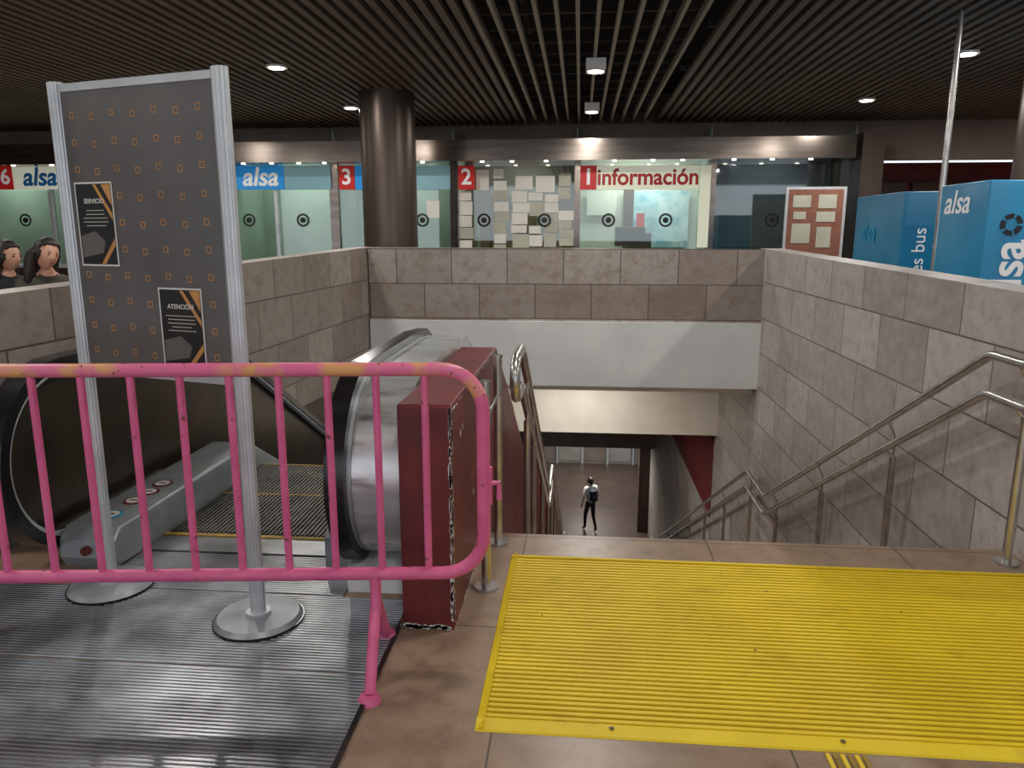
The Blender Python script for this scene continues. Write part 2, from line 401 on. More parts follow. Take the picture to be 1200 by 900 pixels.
# left balustrade
solid('outer_panel_left', .40, -2.62, -2.56, M['bronze'])
band('handrail_left', .415, .47, -2.60, -2.49, M['rubber'])
band('handrail_guide_left', .395, .42, -2.55, -2.50, M['alu'])
solid('newel_cladding_left', .36, -2.655, -2.62, M['bronze'])
prism('skirt_left', [(3.22, 0), (3.19, .06), (3.2, .15), (3.26, .2), (YK, .2), (YE, .2-SL*(YE-YK)), (YE, -.4-SL*(YE-YK)), (YK, -.3), (3.9, 0)], -2.49, -2.2, M['deck'], esc, smooth=30, bevel=.02)
for i, (yy, mm) in enumerate(((3.4, 'blue'), (3.6, 'redwall'), (3.74, 'redwall'), (3.88, 'redwall'))):
    cyl('safety_sign_%d' % i, (-2.34, yy), .055, .2, .204, M[mm], esc, 24)
    cyl('safety_sign_face_%d' % i, (-2.34, yy), .04, .204, .206, M['paper'], esc, 24)
    box('safety_sign_icon_%d' % i, (-2.36, yy-.006, .206), (-2.32, yy+.006, .2075), M['black'], esc)
tube('emergency_button', [(-2.34, 3.21, .1), (-2.34, 3.17, .1)], .022, M['redwall'], esc)
# steps
sp = [(3.63, 0), (3.63, .012)]
y = 4.85; z = .012; sp.append((y, z))
while y < YE-.4:
    z -= .2; sp.append((y, z)); y += .3466; sp.append((y, z))
sp += [(y, -7.6), (3.84, -7.6), (3.84, 0)]
prism('steps', sp, -2.19, -1.21, M['darkmetal'], esc)
bm = bmesh.new()
x = -2.18
while x < -1.23:
    add_box(bm, (x, 3.65, .012), (x+.012, 4.85, .02)); x += .024
bm_obj('step_ribs', bm, M['darkmetal'], esc)
bm = bmesh.new()
for yy in (4.25, 4.84): add_box(bm, (-2.19, yy, .013), (-1.21, yy+.012, .0212))
add_box(bm, (-2.19, 3.6, 0), (-1.21, 3.63, .02))
bm_obj('comb_yellow_edge', bm, M['yline'], esc)
box('comb_plate', (-2.19, 3.42, 0), (-1.21, 3.6, .014), M['plate'], esc)
ribbed('landing_plate', -3.3, -.725, 2.45, 3.02, .019, .004, .009, M['plate'], esc)
ribbed('landing_plate_rear', -2.19, -1.03, 3.03, 3.41, .019, .004, .009, M['plate'], esc)
ribbed('landing_plate_front', -3.3, -.725, .8, 2.44, .019, .004, .009, M['plate'], esc)
box('landing_plate_trim', (-.725, .8, 0), (-.708, 2.78, .011), M['rubber'], esc)

# ------------------------------------------------------------ yellow mat
ym = empty('yellow_anti_slip_mat')
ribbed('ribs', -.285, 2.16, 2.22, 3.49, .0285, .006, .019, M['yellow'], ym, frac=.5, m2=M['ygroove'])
prism('edge_front', [(2.165, 0), (2.17, .006), (2.215, .018), (2.222, 0)], -.315, 2.19, M['yellow'], ym)
prism('edge_rear', [(3.488, 0), (3.49, .018), (3.535, .006), (3.54, 0)], -.315, 2.19, M['yellow'], ym)
prism('edge_left', [(-.318, 0), (-.314, .006), (-.287, .018), (-.283, 0)], 2.17, 3.535, M['yellow'], ym, axis='y')
prism('edge_right', [(2.158, 0), (2.162, .018), (2.19, .006), (2.194, 0)], 2.17, 3.535, M['yellow'], ym, axis='y')
bm = bmesh.new()
for k in range(4):
    a, b_ = random.uniform(-.25, 1.6), random.uniform(2.25, 3.4); s = random.uniform(.004, .006)
    bmesh.ops.create_cone(bm, cap_ends=True, segments=9, radius1=s, radius2=s*.8, depth=.001, matrix=Matrix.Translation((a, b_, .0195)))
for a in (.13, .86):
    s = .009
    bmesh.ops.create_cone(bm, cap_ends=True, segments=7, radius1=s, radius2=s*.8, depth=.001, matrix=Matrix.Translation((a, 2.2, .0165)))
bm_obj('dirt_spots', bm, M['wood'], ym)
ts = empty('tactile_strip')
for k in range(6):
    x = .79+k*.022
    box('bar_%d' % k, (x, 1.2, 0), (x+.013, 2.15, .007), M['yellow'] if k % 2 == 0 else M['yline'], ts)

# ------------------------------------------------------------ stair handrails
def gz(y):
    if y < 3.82: return 0
    if y < 8.02: return -2.24*(y-3.82)/4.2
    if y < 9.1: return -2.24
    return -2.24-5.2*(y-9.1)/9.9
def stairrail(name, x, y0, posts, wallside):
    e = empty(name)
    up = [(x, y0, 1.0), (x, 3.93, 1.0), (x, 8.05, -1.24), (x, 8.95, -1.24), (x, 19.0, -6.44), (x, 19.4, -6.44)]
    lo = [(x, y0, .80), (x, 3.93, .80), (x, 8.05, -1.44), (x, 8.95, -1.44), (x, 19.0, -6.64), (x, 19.4, -6.64)]
    loop = [(x, y0, 1.0)] + [(x, y0-.1*math.sin(a), .9+.1*math.cos(a)) for a in [i*pi/8 for i in range(9)]] + [(x, y0, .80)]
    full = lo[::-1][:-1] + [(x, y0+.001, .8)] + loop[::-1][1:-1] + [(x, y0+.001, 1.0)] + up[1:]
    tube('tubes', full, .025, M['steel'], e, rad=.05)
    for i, py in enumerate(posts):
        rz = 1.0 if py < 3.93 else (1.0-.5437*(py-3.93) if py < 8.05 else (-1.24 if py < 8.95 else -1.24-.5174*(py-8.95)))
        g = gz(py)-(.16 if py > 3.82 and not (8.02 < py < 9.1) else 0)
        if py < 3.82: g = 0
        ox = .05 if wallside else -.0
        tube('post_%d' % i, [(x+ox, py, g), (x+ox, py, rz-.26)], .022, M['steel'], e)
        tube('post_bracket_%d' % i, [(x+ox, py, rz-.27), (x+ox, py, rz-.12), (x, py, rz-.02)], .009, M['steel'], e, rad=.04)
        tube('post_bracket_low_%d' % i, [(x+ox, py, rz-.27), (x, py+.01, rz-.215)], .009, M['steel'], e)
        if py < 3.82: cyl('post_base_%d' % i, (x+ox, py), .055, 0, .012, M['steel'], e)
    return e
stairrail('stair_handrail', 2.07, 3.45, [3.66, 5.06, 6.4, 7.75, 8.9, 10.4, 11.9, 13.4, 14.9, 16.4, 17.9], True)
stairrail('stair_handrail', -.30, 3.62, [4.4, 5.06, 6.4, 7.75, 8.9, 10.4, 11.9, 13.4, 14.9, 16.4], False)
gr = empty('guard_rail_posts')
for i, (px_, py_, h) in enumerate(((-.40, 3.17, .96), (-.40, 3.68, .99))):
    tube('post_%d' % i, [(px_, py_, 0), (px_, py_, h)], .022, M['steel'], gr)
    cyl('base_%d' % i, (px_, py_), .055, 0, .014, M['steel'], gr)
    cyl('cap_%d' % i, (px_, py_), .025, h, h+.012, M['steel'], gr)
tube('link_bar', [(-.40, 3.17, .8), (-.40, 3.68, .8)], .010, M['steel'], gr)

# ------------------------------------------------------------ pink barrier
pb = empty('crowd_control_barrier')
d = Vector((-1, -.11, 0)).normalized(); nrm = Vector((d.y, -d.x, 0))
if nrm.y < 0: nrm = -nrm
A0 = Vector((-.33, 2.55, 0))
def B(s, z, o=0): return A0+d*s+nrm*o+Vector((0, 0, z))
LB = 2.45; zt, zb = 1.135, .375
def rr(s0, s1, z0, z1, r):
    out = []
    for (cs, cz_, a0) in ((s0+r, z1-r, pi/2), (s0+r, z0+r, pi), (s1-r, z0+r, 1.5*pi), (s1-r, z1-r, 0)):
        for k in range(9):
            a = a0+k*pi/16; out.append(B(cs+r*math.cos(a), cz_+r*math.sin(a)))
    return out
ring = rr(0, LB, zb, zt, .15)
tube('frame_lower', ring[6:27], .024, M['pink'], pb, res=5)
tube('frame_top', ring[26:]+ring[:7], .0245, M['pinky'], pb, res=5)
k = 0; s = .203
while s < LB-.05:
    tube('bar_%d' % k, [B(s, zb+.01), B(s, zt-.01)], .0135, M['pink'], pb); s += .169; k += 1
for i, s in enumerate((.40, 2.05)):
    tube('leg_%d' % i, [B(s, zb-.01), B(s, .27), B(s, .20, -.06), B(s, .015, -.20)], .021, M['pink'], pb, rad=.05)
    tube('leg_rear_%d' % i, [B(s, .27), B(s, .20, .06), B(s, .015, .20)], .021, M['pink'], pb, rad=.05)
    for j, o_ in enumerate((-.215, .215)):
        p = B(s, 0, o_); cyl('foot_%d_%d' % (i, j), (p.x, p.y), .042, 0, .022, M['pink'], pb, r2=.032)
tube('hook', [B(-.02, .72), B(-.055, .72), B(-.055, .66)], .010, M['pink'], pb)
tube('hook_plate', [B(-.018, .78), B(-.018, .64)], .014, M['pink'], pb)

# ------------------------------------------------------------ poster stand
ps = empty('poster_display_stand')
PL = Vector((-2.115, 3.02, 0)); PR = Vector((-1.315, 2.79, 0))
pd = (PR-PL).normalized(); pn = Vector((pd.y, -pd.x, 0))
if pn.y > 0: pn = -pn
W = (PR-PL).length
def Q(s, z, o=0): return PL+pd*s+pn*o+Vector((0, 0, z))
def obox(bm, s0, s1, z0, z1, o0, o1, mi=0):
    vs = [Q(s, z, o) for s in (s0, s1) for o in (o0, o1) for z in (z0, z1)]
    v = [bm.verts.new(p) for p in vs]
    for f in ((0, 1, 3, 2), (4, 6, 7, 5), (0, 4, 5, 1), (2, 3, 7, 6), (0, 2, 6, 4), (1, 5, 7, 3)):
        bm.faces.new([v[i] for i in f]).material_index = mi
for i, s in enumerate((0, W)):
    bm = bmesh.new()
    prof = []
    for k in range(40):
        a = 2*pi*k/40; rr_ = 1.0 if k % 4 < 3 else .9
        prof.append((.034*math.cos(a)*rr_, .026*math.sin(a)*rr_))
    lo = [bm.verts.new(Q(s+p[0], .03, p[1])) for p in prof]; hi = [bm.verts.new(Q(s+p[0], 2.19, p[1])) for p in prof]
    for k in range(40): bm.faces.new([lo[k], lo[(k+1) % 40], hi[(k+1) % 40], hi[k]])
    bm.faces.new(hi); bm.faces.new(lo[::-1])
    bm_obj('post_%d' % i, bm, M['alu'], ps)
    c = Q(s, 0)
    cyl('base_disc_%d' % i, (c.x, c.y), .185, 0, .018, M['rubber'], ps, 48)
    cyl('base_cover_%d' % i, (c.x, c.y), .18, .018, .036, M['deck'], ps, 48, r2=.165)
    cyl('base_collar_%d' % i, (c.x, c.y), .05, .036, .05, M['alu'], ps, 24)
PZ0, PZ1 = 1.04, 2.15
bm = bmesh.new(); obox(bm, .03, W-.03, PZ0, PZ1, -.008, .008); bm_obj('panel', bm, M['board'], ps)
bm = bmesh.new(); obox(bm, .03, W-.03, PZ1, PZ1+.03, -.014, .014); obox(bm, .03, W-.03, PZ0-.03, PZ0, -.014, .014); bm_obj('panel_rails', bm, M['alu'], ps)
bm = bmesh.new()
for r_ in range(12):
    for c_ in range(7):
        s = .085+c_*.107; z = PZ1-.09-r_*.105-(.010 if c_ % 2 else 0)
        if z < PZ0+.03: continue
        a = .0125; t = .0032
        obox(bm, s-a, s+a, z+a-t, z+a, .008, .0092); obox(bm, s-a, s+a, z-a, z-a+t, .008, .0092)
        obox(bm, s-a, s-a+t, z-a, z+a, .008, .0092); obox(bm, s+a-t, s+a, z-a, z+a, .008, .0092)
bm_obj('orange_squares', bm, M['orange'], ps)
def poster(name, s0, z1, w, h, title):
    e = name
    bm = bmesh.new(); obox(bm, s0, s0+w, z1-h, z1, .0095, .011); bm_obj(e+'_sheet', bm, M['paper'], ps)
    bm = bmesh.new(); obox(bm, s0+.007, s0+w-.007, z1-h+.007, z1-.007, .011, .0118); bm_obj(e+'_print', bm, M['black'], ps)
    def poly(nm, pts, m, o=.0125):
        bm = bmesh.new(); bm.faces.new([bm.verts.new(Q(s0+p[0]*w, z1-h+p[1]*h, o)) for p in pts]); bm_obj(e+nm, bm, m, ps)
    poly('_triangle_top', [(.72, .97), (.96, .97), (.96, .72)], M['orange'])
    poly('_triangle_top_grey', [(.5, .97), (.58, .97), (.96, .62), (.96, .54)], M['orange'])
    poly('_corner_low', [(.55, .03), (.96, .03), (.96, .34)], M['orange'])
    poly('_corner_low_dark', [(.66, .03), (.96, .03), (.96, .25)], M['black'], .0128)
    poly('_shape_low', [(.06, .36), (.45, .42), (.7, .3), (.62, .16), (.06, .1)], M['grey'], .0121)
    text(e+'_title', title, .026, Q(s0+w/2, z1-h*.25, .0128), M['paper'], ps, xd=pd, n=pn, bold=.0004, ext=.0003, align='CENTER')
    bm = bmesh.new()
    for k in range(5):
        ww = random.uniform(.22, .36); obox(bm, s0+w*(.5-ww), s0+w*(.5+ww), z1-h*(.33+.045*k)-.0035, z1-h*(.33+.045*k), .0122, .0128)
    bm_obj(e+'_lines', bm, M['paper2'], ps)
poster('notice_a', .058, 1.80, .205, .335, 'SERVICIO')
poster('notice_b', .455, 1.385, .22, .33, 'ATENCIÓN')

# ------------------------------------------------------------ columns, pole
cyl('column', (-2.72, 10.85), .385, 0, 3.98, M['column'], None, 64)
cyl('column', (5.45, 9.6), .385, 0, 3.98, M['column'], None, 64)
cyl('metal_pole', (3.31, 7.45), .027, 0, 3.98, M['steel'], None, 24)

# ------------------------------------------------------------ lamps
def downlight(x, y, box_=False, power=44):
    e = empty('ceiling_downlight', (0, 0, 0))
    if box_:
        box('housing', (x-.11, y-.16, CEIL-.13), (x+.11, y+.16, CEIL-.012), M['white'], e, bevel=.01)
        zz = CEIL-.13
    else:
        cyl('trim_ring', (x, y), .12, CEIL-.025, CEIL-.002, M['white'], e, 32)
        zz = CEIL-.025
    cyl('lens', (x, y), .085, zz-.008, zz-.001, M['lamp'], e, 24)
    l = bpy.data.lights.new('lamp', 'AREA'); l.shape = 'DISK'; l.size = .2; l.energy = power; l.color = (1, .96, .90)
    o = bpy.data.objects.new('lamp', l); COL.objects.link(o); o.location = (x, y, zz-.02); o.parent = e
for yy, pw in ((11.9, 44), (9.0, 44), (6.0, 36), (3.1, 27), (.2, 24)):
    for xx in (-7.4, -3.55, 4.1, 8.0): downlight(xx, yy, False, pw)
    downlight(.14, yy, True, pw)
def arealight(name, loc, size, power, color=(1, .97, .92), rot=(0, 0, 0), sy=None):
    l = bpy.data.lights.new(name, 'AREA'); l.energy = power; l.size = size; l.color = color
    if sy: l.shape = 'RECTANGLE'; l.size_y = sy
    o = bpy.data.objects.new(name, l); COL.objects.link(o); o.location = loc; o.rotation_euler = rot
    return o
for i, (a, b_, c_) in enumerate(((0, 10.7, -.45), (0, 13.2, -1.7), (.5, 22.2, -4.6), (.5, 26.5, -4.6))):
    e = empty('stairwell_ceiling_lamp')
    box('diffuser', (a-.5, b_-.1, c_+.02), (a+.5, b_+.1, c_+.07), M['lampS'], e)
    arealight('lamp', (a, b_, c_), 1.0, 32 if i < 2 else 70, sy=.2).parent = e

# ------------------------------------------------------------ ticket counter facade
fc = empty('ticket_counter_facade')
def X(u, v=240, Y=FY): return S(u, v, Y)[0]
def Z(v, u=600, Y=FY): return S(u, v, Y)[1]
xl = -12.9; xr = X(1000)
box('canopy_header', (xl, 13.25, Z(188, Y=13.25)), (X(998, Y=13.25), 14.15, Z(163, Y=13.25)), M['header'], fc)
box('counter_base', (xl, FY-.05, 0), (xr, FY+.05, .95), M['wood'], fc)
box('counter_top', (xl, FY-.35, .95), (xr, FY+.4, 1.0), M['alu'], fc)
box('end_pier', (X(993), 13.3, 0), (X(1018), 14.9, Z(160, Y=13.4)), M['column'], fc)
zt_ = Z(189)
for i, (a, b_) in enumerate(((80, 92), (268, 277), (323, 327), (388, 398), (481, 486), (528, 537), (673, 680), (828, 837), (-80, -70), (60, 63))):
    box('mullion_%d' % i, (X(a), FY-.06, 1.0), (X(b_), FY+.06, zt_), M['header'] if b_-a > 5 else M['alu'], fc)
for i, (a, b_, g) in enumerate(((-70, 80, 'glassA'), (92, 268, 'glassA'), (277, 388, 'glassA'), (398, 528, 'glassA'), (537, 673, 'glassA'), (680, 828, 'glassA'), (837, 993, 'glassD'))):
    box('glass_pane_%d' % i, (X(a), FY-.004, 1.0), (X(b_), FY+.004, zt_), M[g], fc)
BW = {'a': mat('booth_green', (172, 190, 176), (146, 164, 152), 1.2, rough=.6), 'b': mat('booth_dark', (66, 58, 52), (84, 72, 62), 1.5, rough=.6),
      'c': mat('booth_cream', (206, 208, 196), (188, 190, 180), 1, rough=.6), 'd': mat('booth_slate', (70, 84, 88), (92, 104, 106), 1, rough=.5)}
for i, (a, b_, g, pw) in enumerate(((-150, 85, 'a', 22), (85, 272, 'a', 18), (272, 392, 'a', 20), (392, 532, 'a', 12), (532, 676, 'b', 26), (676, 832, 'c', 36), (832, 1000, 'd', 18))):
    xa, xb = X(a), X(b_)
    box('booth_back_%d' % i, (xa, 15.2, 0), (xb-.02, 15.25, 3.4), BW[g], fc)
    box('booth_side_%d' % i, (xb-.02, 13.9, 0), (xb, 15.2, 3.4), BW['a'], fc)
    l = arealight('booth_lamp_%d' % i, ((xa+xb)/2, 14.5, 3.0), 1.2, pw*1.7, (1, .99, .95), sy=.5); l.parent = fc
bm = bmesh.new()
zl_ = Z(188, Y=13.25)
for u in (15, 60, 285, 318, 350, 380, 495, 565, 600, 640, 720, 765, 800, 860, 905, 950):
    p = X(u, 189, 13.4)
    bmesh.ops.create_cone(bm, cap_ends=True, segments=16, radius1=.035, radius2=.035, depth=.012, matrix=Matrix.Translation((p, 13.4, zl_-.006)))
bm_obj('canopy_lamps', bm, M['lampS'], fc)
def sign(name, u0, u1, m, t=None, tm=None, size=.36, v0=194, v1=222, **kw):
    e = empty(name)
    ya = FY-.11
    a, b_ = X(u0, 208, ya), X(u1, 208, ya); z0, z1 = Z(v1, (u0+u1)/2, ya), Z(v0, (u0+u1)/2, ya)
    box('plate', (a, ya, z0), (b_, FY-.065, z1), M[m], e)
    if t: text('lettering', t, size, ((a+b_)/2, ya-.004, (z0+z1)/2-size*.30), M[tm], e, align='CENTER', **kw)
sign('counter_number_sign', -2, 14, 'signred', '6', 'txtwhite', .38, bold=.008)
sign('bus_company_sign', 15, 77, 'signwhite', 'alsa', 'txtblue', .46, bold=.012, shear=.2)
sign('bus_company_sign', 277, 332, 'signblue', 'alsa', 'txtwhite', .46, bold=.01, shear=.2)
sign('blank_counter_sign', 333, 387, 'signteal')
sign('counter_number_sign', 397, 415, 'signred', '3', 'txtwhite', .38, bold=.008)
sign('blank_counter_sign', 487, 527, 'signteal')
sign('bus_company_sign', 416, 486, 'signblue', 'alsa', 'txtwhite', .46, bold=.01, shear=.2)
sign('counter_number_sign', 537, 556, 'signred', '2', 'txtwhite', .38, bold=.008)
sign('counter_number_sign', 680, 699, 'signred', '1', 'txtwhite', .38, bold=.008)
sign('information_sign', 700, 819, 'signwhite', 'información', 'txtred', .385, bold=.009, width=.95)
bm = bmesh.new()
for u in (30, 292, 355, 495, 567, 638, 713, 780, 905):
    xx, zz = S(u, 258, FY-.03)
    T = Matrix.Translation((xx, FY-.03, zz)) @ Matrix.Rotation(pi/2, 4, 'X')
    for k in range(24):
        a0, a1 = 2*pi*k/24, 2*pi*(k+1)/24
        q = [T @ Vector((r*math.cos(a), r*math.sin(a), 0)) for r, a in ((.085, a0), (.12, a0), (.12, a1), (.085, a1))]
        bm.faces.new([bm.verts.new(p) for p in q])
    bmesh.ops.create_cone(bm, cap_ends=True, segments=20, radius1=.05, radius2=.05, depth=.02, matrix=T)
bm_obj('intercom_rings', bm, M['black'], fc)
# papers stuck on window 2
e = empty('notice_papers')
bm = bmesh.new()
def sheet(a, v, w, h, Yp=FY-.012):
    x0, z1 = S(a, v, Yp); x1, z0 = S(a+w, v+h, Yp)
    add_box(bm, (x0, Yp-.002, z0), (x1, Yp+.002, z1), random.choice((0, 0, 1)))
for u, v0_, w in ((538, 224, 17), (579, 212, 17), (600, 224, 19), (620, 226, 17), (638, 228, 16), (655, 220, 17)):
    v = v0_
    while v < 287:
        h = random.choice((9, 11, 13, 16))
        if random.random() < .95: sheet(u+random.uniform(-1, 1), v, w+random.uniform(-3, 1), h)
        v += h+random.uniform(.6, 2)
sheet(558, 199, 15, 24); sheet(604, 206, 20, 16); sheet(628, 206, 22, 19); sheet(655, 203, 14, 15); sheet(578, 198, 12, 11); sheet(500, 235, 15, 20)
bm_obj('sheets', bm, [M['paper'], M['paper2']], e)
e = empty('cardboard_boxes')
for i, (u, z0, hh) in enumerate(((560, 1.0, .5), (560, 1.5, .4), (590, 1.0, .45), (588, 1.45, .5), (588, 1.95, .38), (625, 1.0, .5), (628, 1.5, .45), (655, 1.0, .6), (655, 1.6, .4))):
    xx = X(u, 260, 14.6)+random.uniform(-.03, .03); box('box_%d' % i, (xx-.2, 14.45, z0), (xx+.22, 14.8, z0+hh-.02), M['card'], e, bevel=.008)
    box('tape_%d' % i, (xx-.02, 14.447, z0+.01), (xx+.04, 14.45, z0+hh-.03), M['paper2'], e)
box('shelf', (X(545, 260, 14.6), 14.4, .94), (X(668, 260, 14.6), 14.85, .99), M['wood'], e)
def wallrect(name, u0, v0, u1, v1, Y, m, parent=None, th=.01):
    x0, z1 = S(u0, v0, Y); x1, z0 = S(u1, v1, Y)
    return box(name, (x0, Y, z0), (x1, Y+th, z1), m, parent)
e = empty('window_posters')
PB = mat('poster_blue', (120, 176, 200), (200, 222, 228), 5, rough=.5)
wallrect('poster_blue_white', 742, 224, 805, 290, 15.1, PB, e)
wallrect('poster_red', 746, 250, 755, 266, 15.0, M['signred'], e)
wallrect('poster_white', 688, 224, 722, 252, 15.1, M['paper'], e)
wallrect('poster_wood', 731, 222, 741, 292, 15.08, M['wood'], e)
wallrect('strip_white', 821, 194, 829, 290, FY-.08, M['signwhite'], e)
wallrect('counter_strip', 842, 234, 925, 290, 14.6, M['paper2'], e)
ch = empty('office_chair')
cx = X(748, 275, 14.6)
box('back', (cx-.25, 14.6, 1.1), (cx+.25, 14.68, 1.6), M['black'], ch, bevel=.03)
box('seat', (cx-.28, 14.2, .75), (cx+.28, 14.62, .83), M['black'], ch, bevel=.03)
tube('back_bar', [(cx, 14.5, .78), (cx, 14.64, .82), (cx, 14.64, 1.15)], .025, M['black'], ch, rad=.05)
tube('stem', [(cx, 14.45, .12), (cx, 14.45, .76)], .03, M['black'], ch)
for k in range(5):
    a = 2*pi*k/5; tube('leg_%d' % k, [(cx, 14.45, .14), (cx+.3*math.cos(a), 14.45+.3*math.sin(a), .04)], .025, M['black'], ch)
mo = empty('desk_monitor')
cx2 = X(738, 275, 14.05)
box('screen', (cx2-.27, 14.0, 1.36), (cx2+.27, 14.03, 1.70), M['black'], mo, bevel=.008)
box('stand', (cx2-.03, 14.03, 1.01), (cx2+.03, 14.05, 1.45), M['black'], mo)
box('foot', (cx2-.12, 13.96, 1.0), (cx2+.12, 14.1, 1.015), M['black'], mo)

nb = empty('cork_notice_board')
Y = 12.6
wallrect('frame', 922, 219, 986, 303, Y, M['alu'], nb, .04)
wallrect('cork', 925, 222, 983, 300, Y-.004, M['cork'], nb)
for i, (a, b_, c_, d_) in enumerate(((930, 229, 950, 243), (960, 228, 980, 244), (957, 248, 978, 260), (928, 262, 948, 285), (957, 266, 972, 290), (930, 248, 944, 257))):
    wallrect('sheet_%d' % i, a, b_, c_, d_, Y-.009, M['paper2'], nb, .004)
for u in (928, 980):
    xx = S(u, 300, Y)[0]; tube('leg_%d' % u, [(xx, Y+.02, 0), (xx, Y+.02, S(u, 300, Y)[1]+.1)], .02, M['alu'], nb)
    tube('foot_%d' % u, [(xx, Y-.2, .02), (xx, Y+.24, .02)], .02, M['alu'], nb)
for i, u in enumerate((1040, 1095, 1150)):
    xx = X(u, 200, 16.5)
    box('door_%d' % (i+1), (xx-.4, 16.48, 0), (xx+.4, 16.58, 2.6), M['wood'])

# ------------------------------------------------------------ kiosks
k1 = empty('ticket_vending_kiosk')
box('body', (3.15, 6.3, 0), (4.25, 7.1, 2.0), M['blue'], k1, bevel=.012)
box('plinth', (3.17, 6.32, 0), (4.23, 7.08, .08), M['black'], k1)
box('screen', (3.75, 6.285, 1.2), (4.1, 6.30, 1.5), M['black'], k1)
text('side_lettering', 'alsa', .27, (3.143, 7.0, 1.76), M['txtwhite'], k1, xd=(0, -1, 0), n=(-1, 0, 0), bold=.003, shear=.2, width=1.1)
text('front_lettering', 'alsa', .36, (3.46, 6.293, 1.02), M['txtwhite'], k1, xd=(0, 0, 1), n=(0, -1, 0), bold=.006)
bm = bmesh.new()
for k in range(5):
    for j in range(8):
        a0 = 2*pi*(k/5+.02)+j*2*pi*.16/8; a1 = a0+2*pi*.16/8
        q = [(3.34+r*math.cos(a), 6.292, 1.66+r*math.sin(a)) for r, a in ((.045, a0), (.085, a0), (.085, a1), (.045, a1))]
        bm.faces.new([bm.verts.new(p) for p in q])
bm_obj('round_logo', bm, M['black'], k1)
k2 = empty('ticket_vending_kiosk')
box('body', (3.2, 8.0, 0), (4.4, 9.3, 2.0), M['blue2'], k2, bevel=.012)
box('plinth', (3.22, 8.02, 0), (4.38, 9.28, .08), M['black'], k2)
text('lettering_1', 'billetes bus', .18, (3.44, 7.993, .84), M['txtwhite'], k2, xd=(0, 0, 1), n=(0, -1, 0))
text('lettering_2', 'ticket sales', .18, (3.64, 7.993, .84), M['txtwhite'], k2, xd=(0, 0, 1), n=(0, -1, 0))
text('side_lettering', 'alsa', .3, (3.193, 9.1, 1.5), M['blue'], k2, xd=(0, -1, 0), n=(-1, 0, 0), bold=.006, shear=.2)

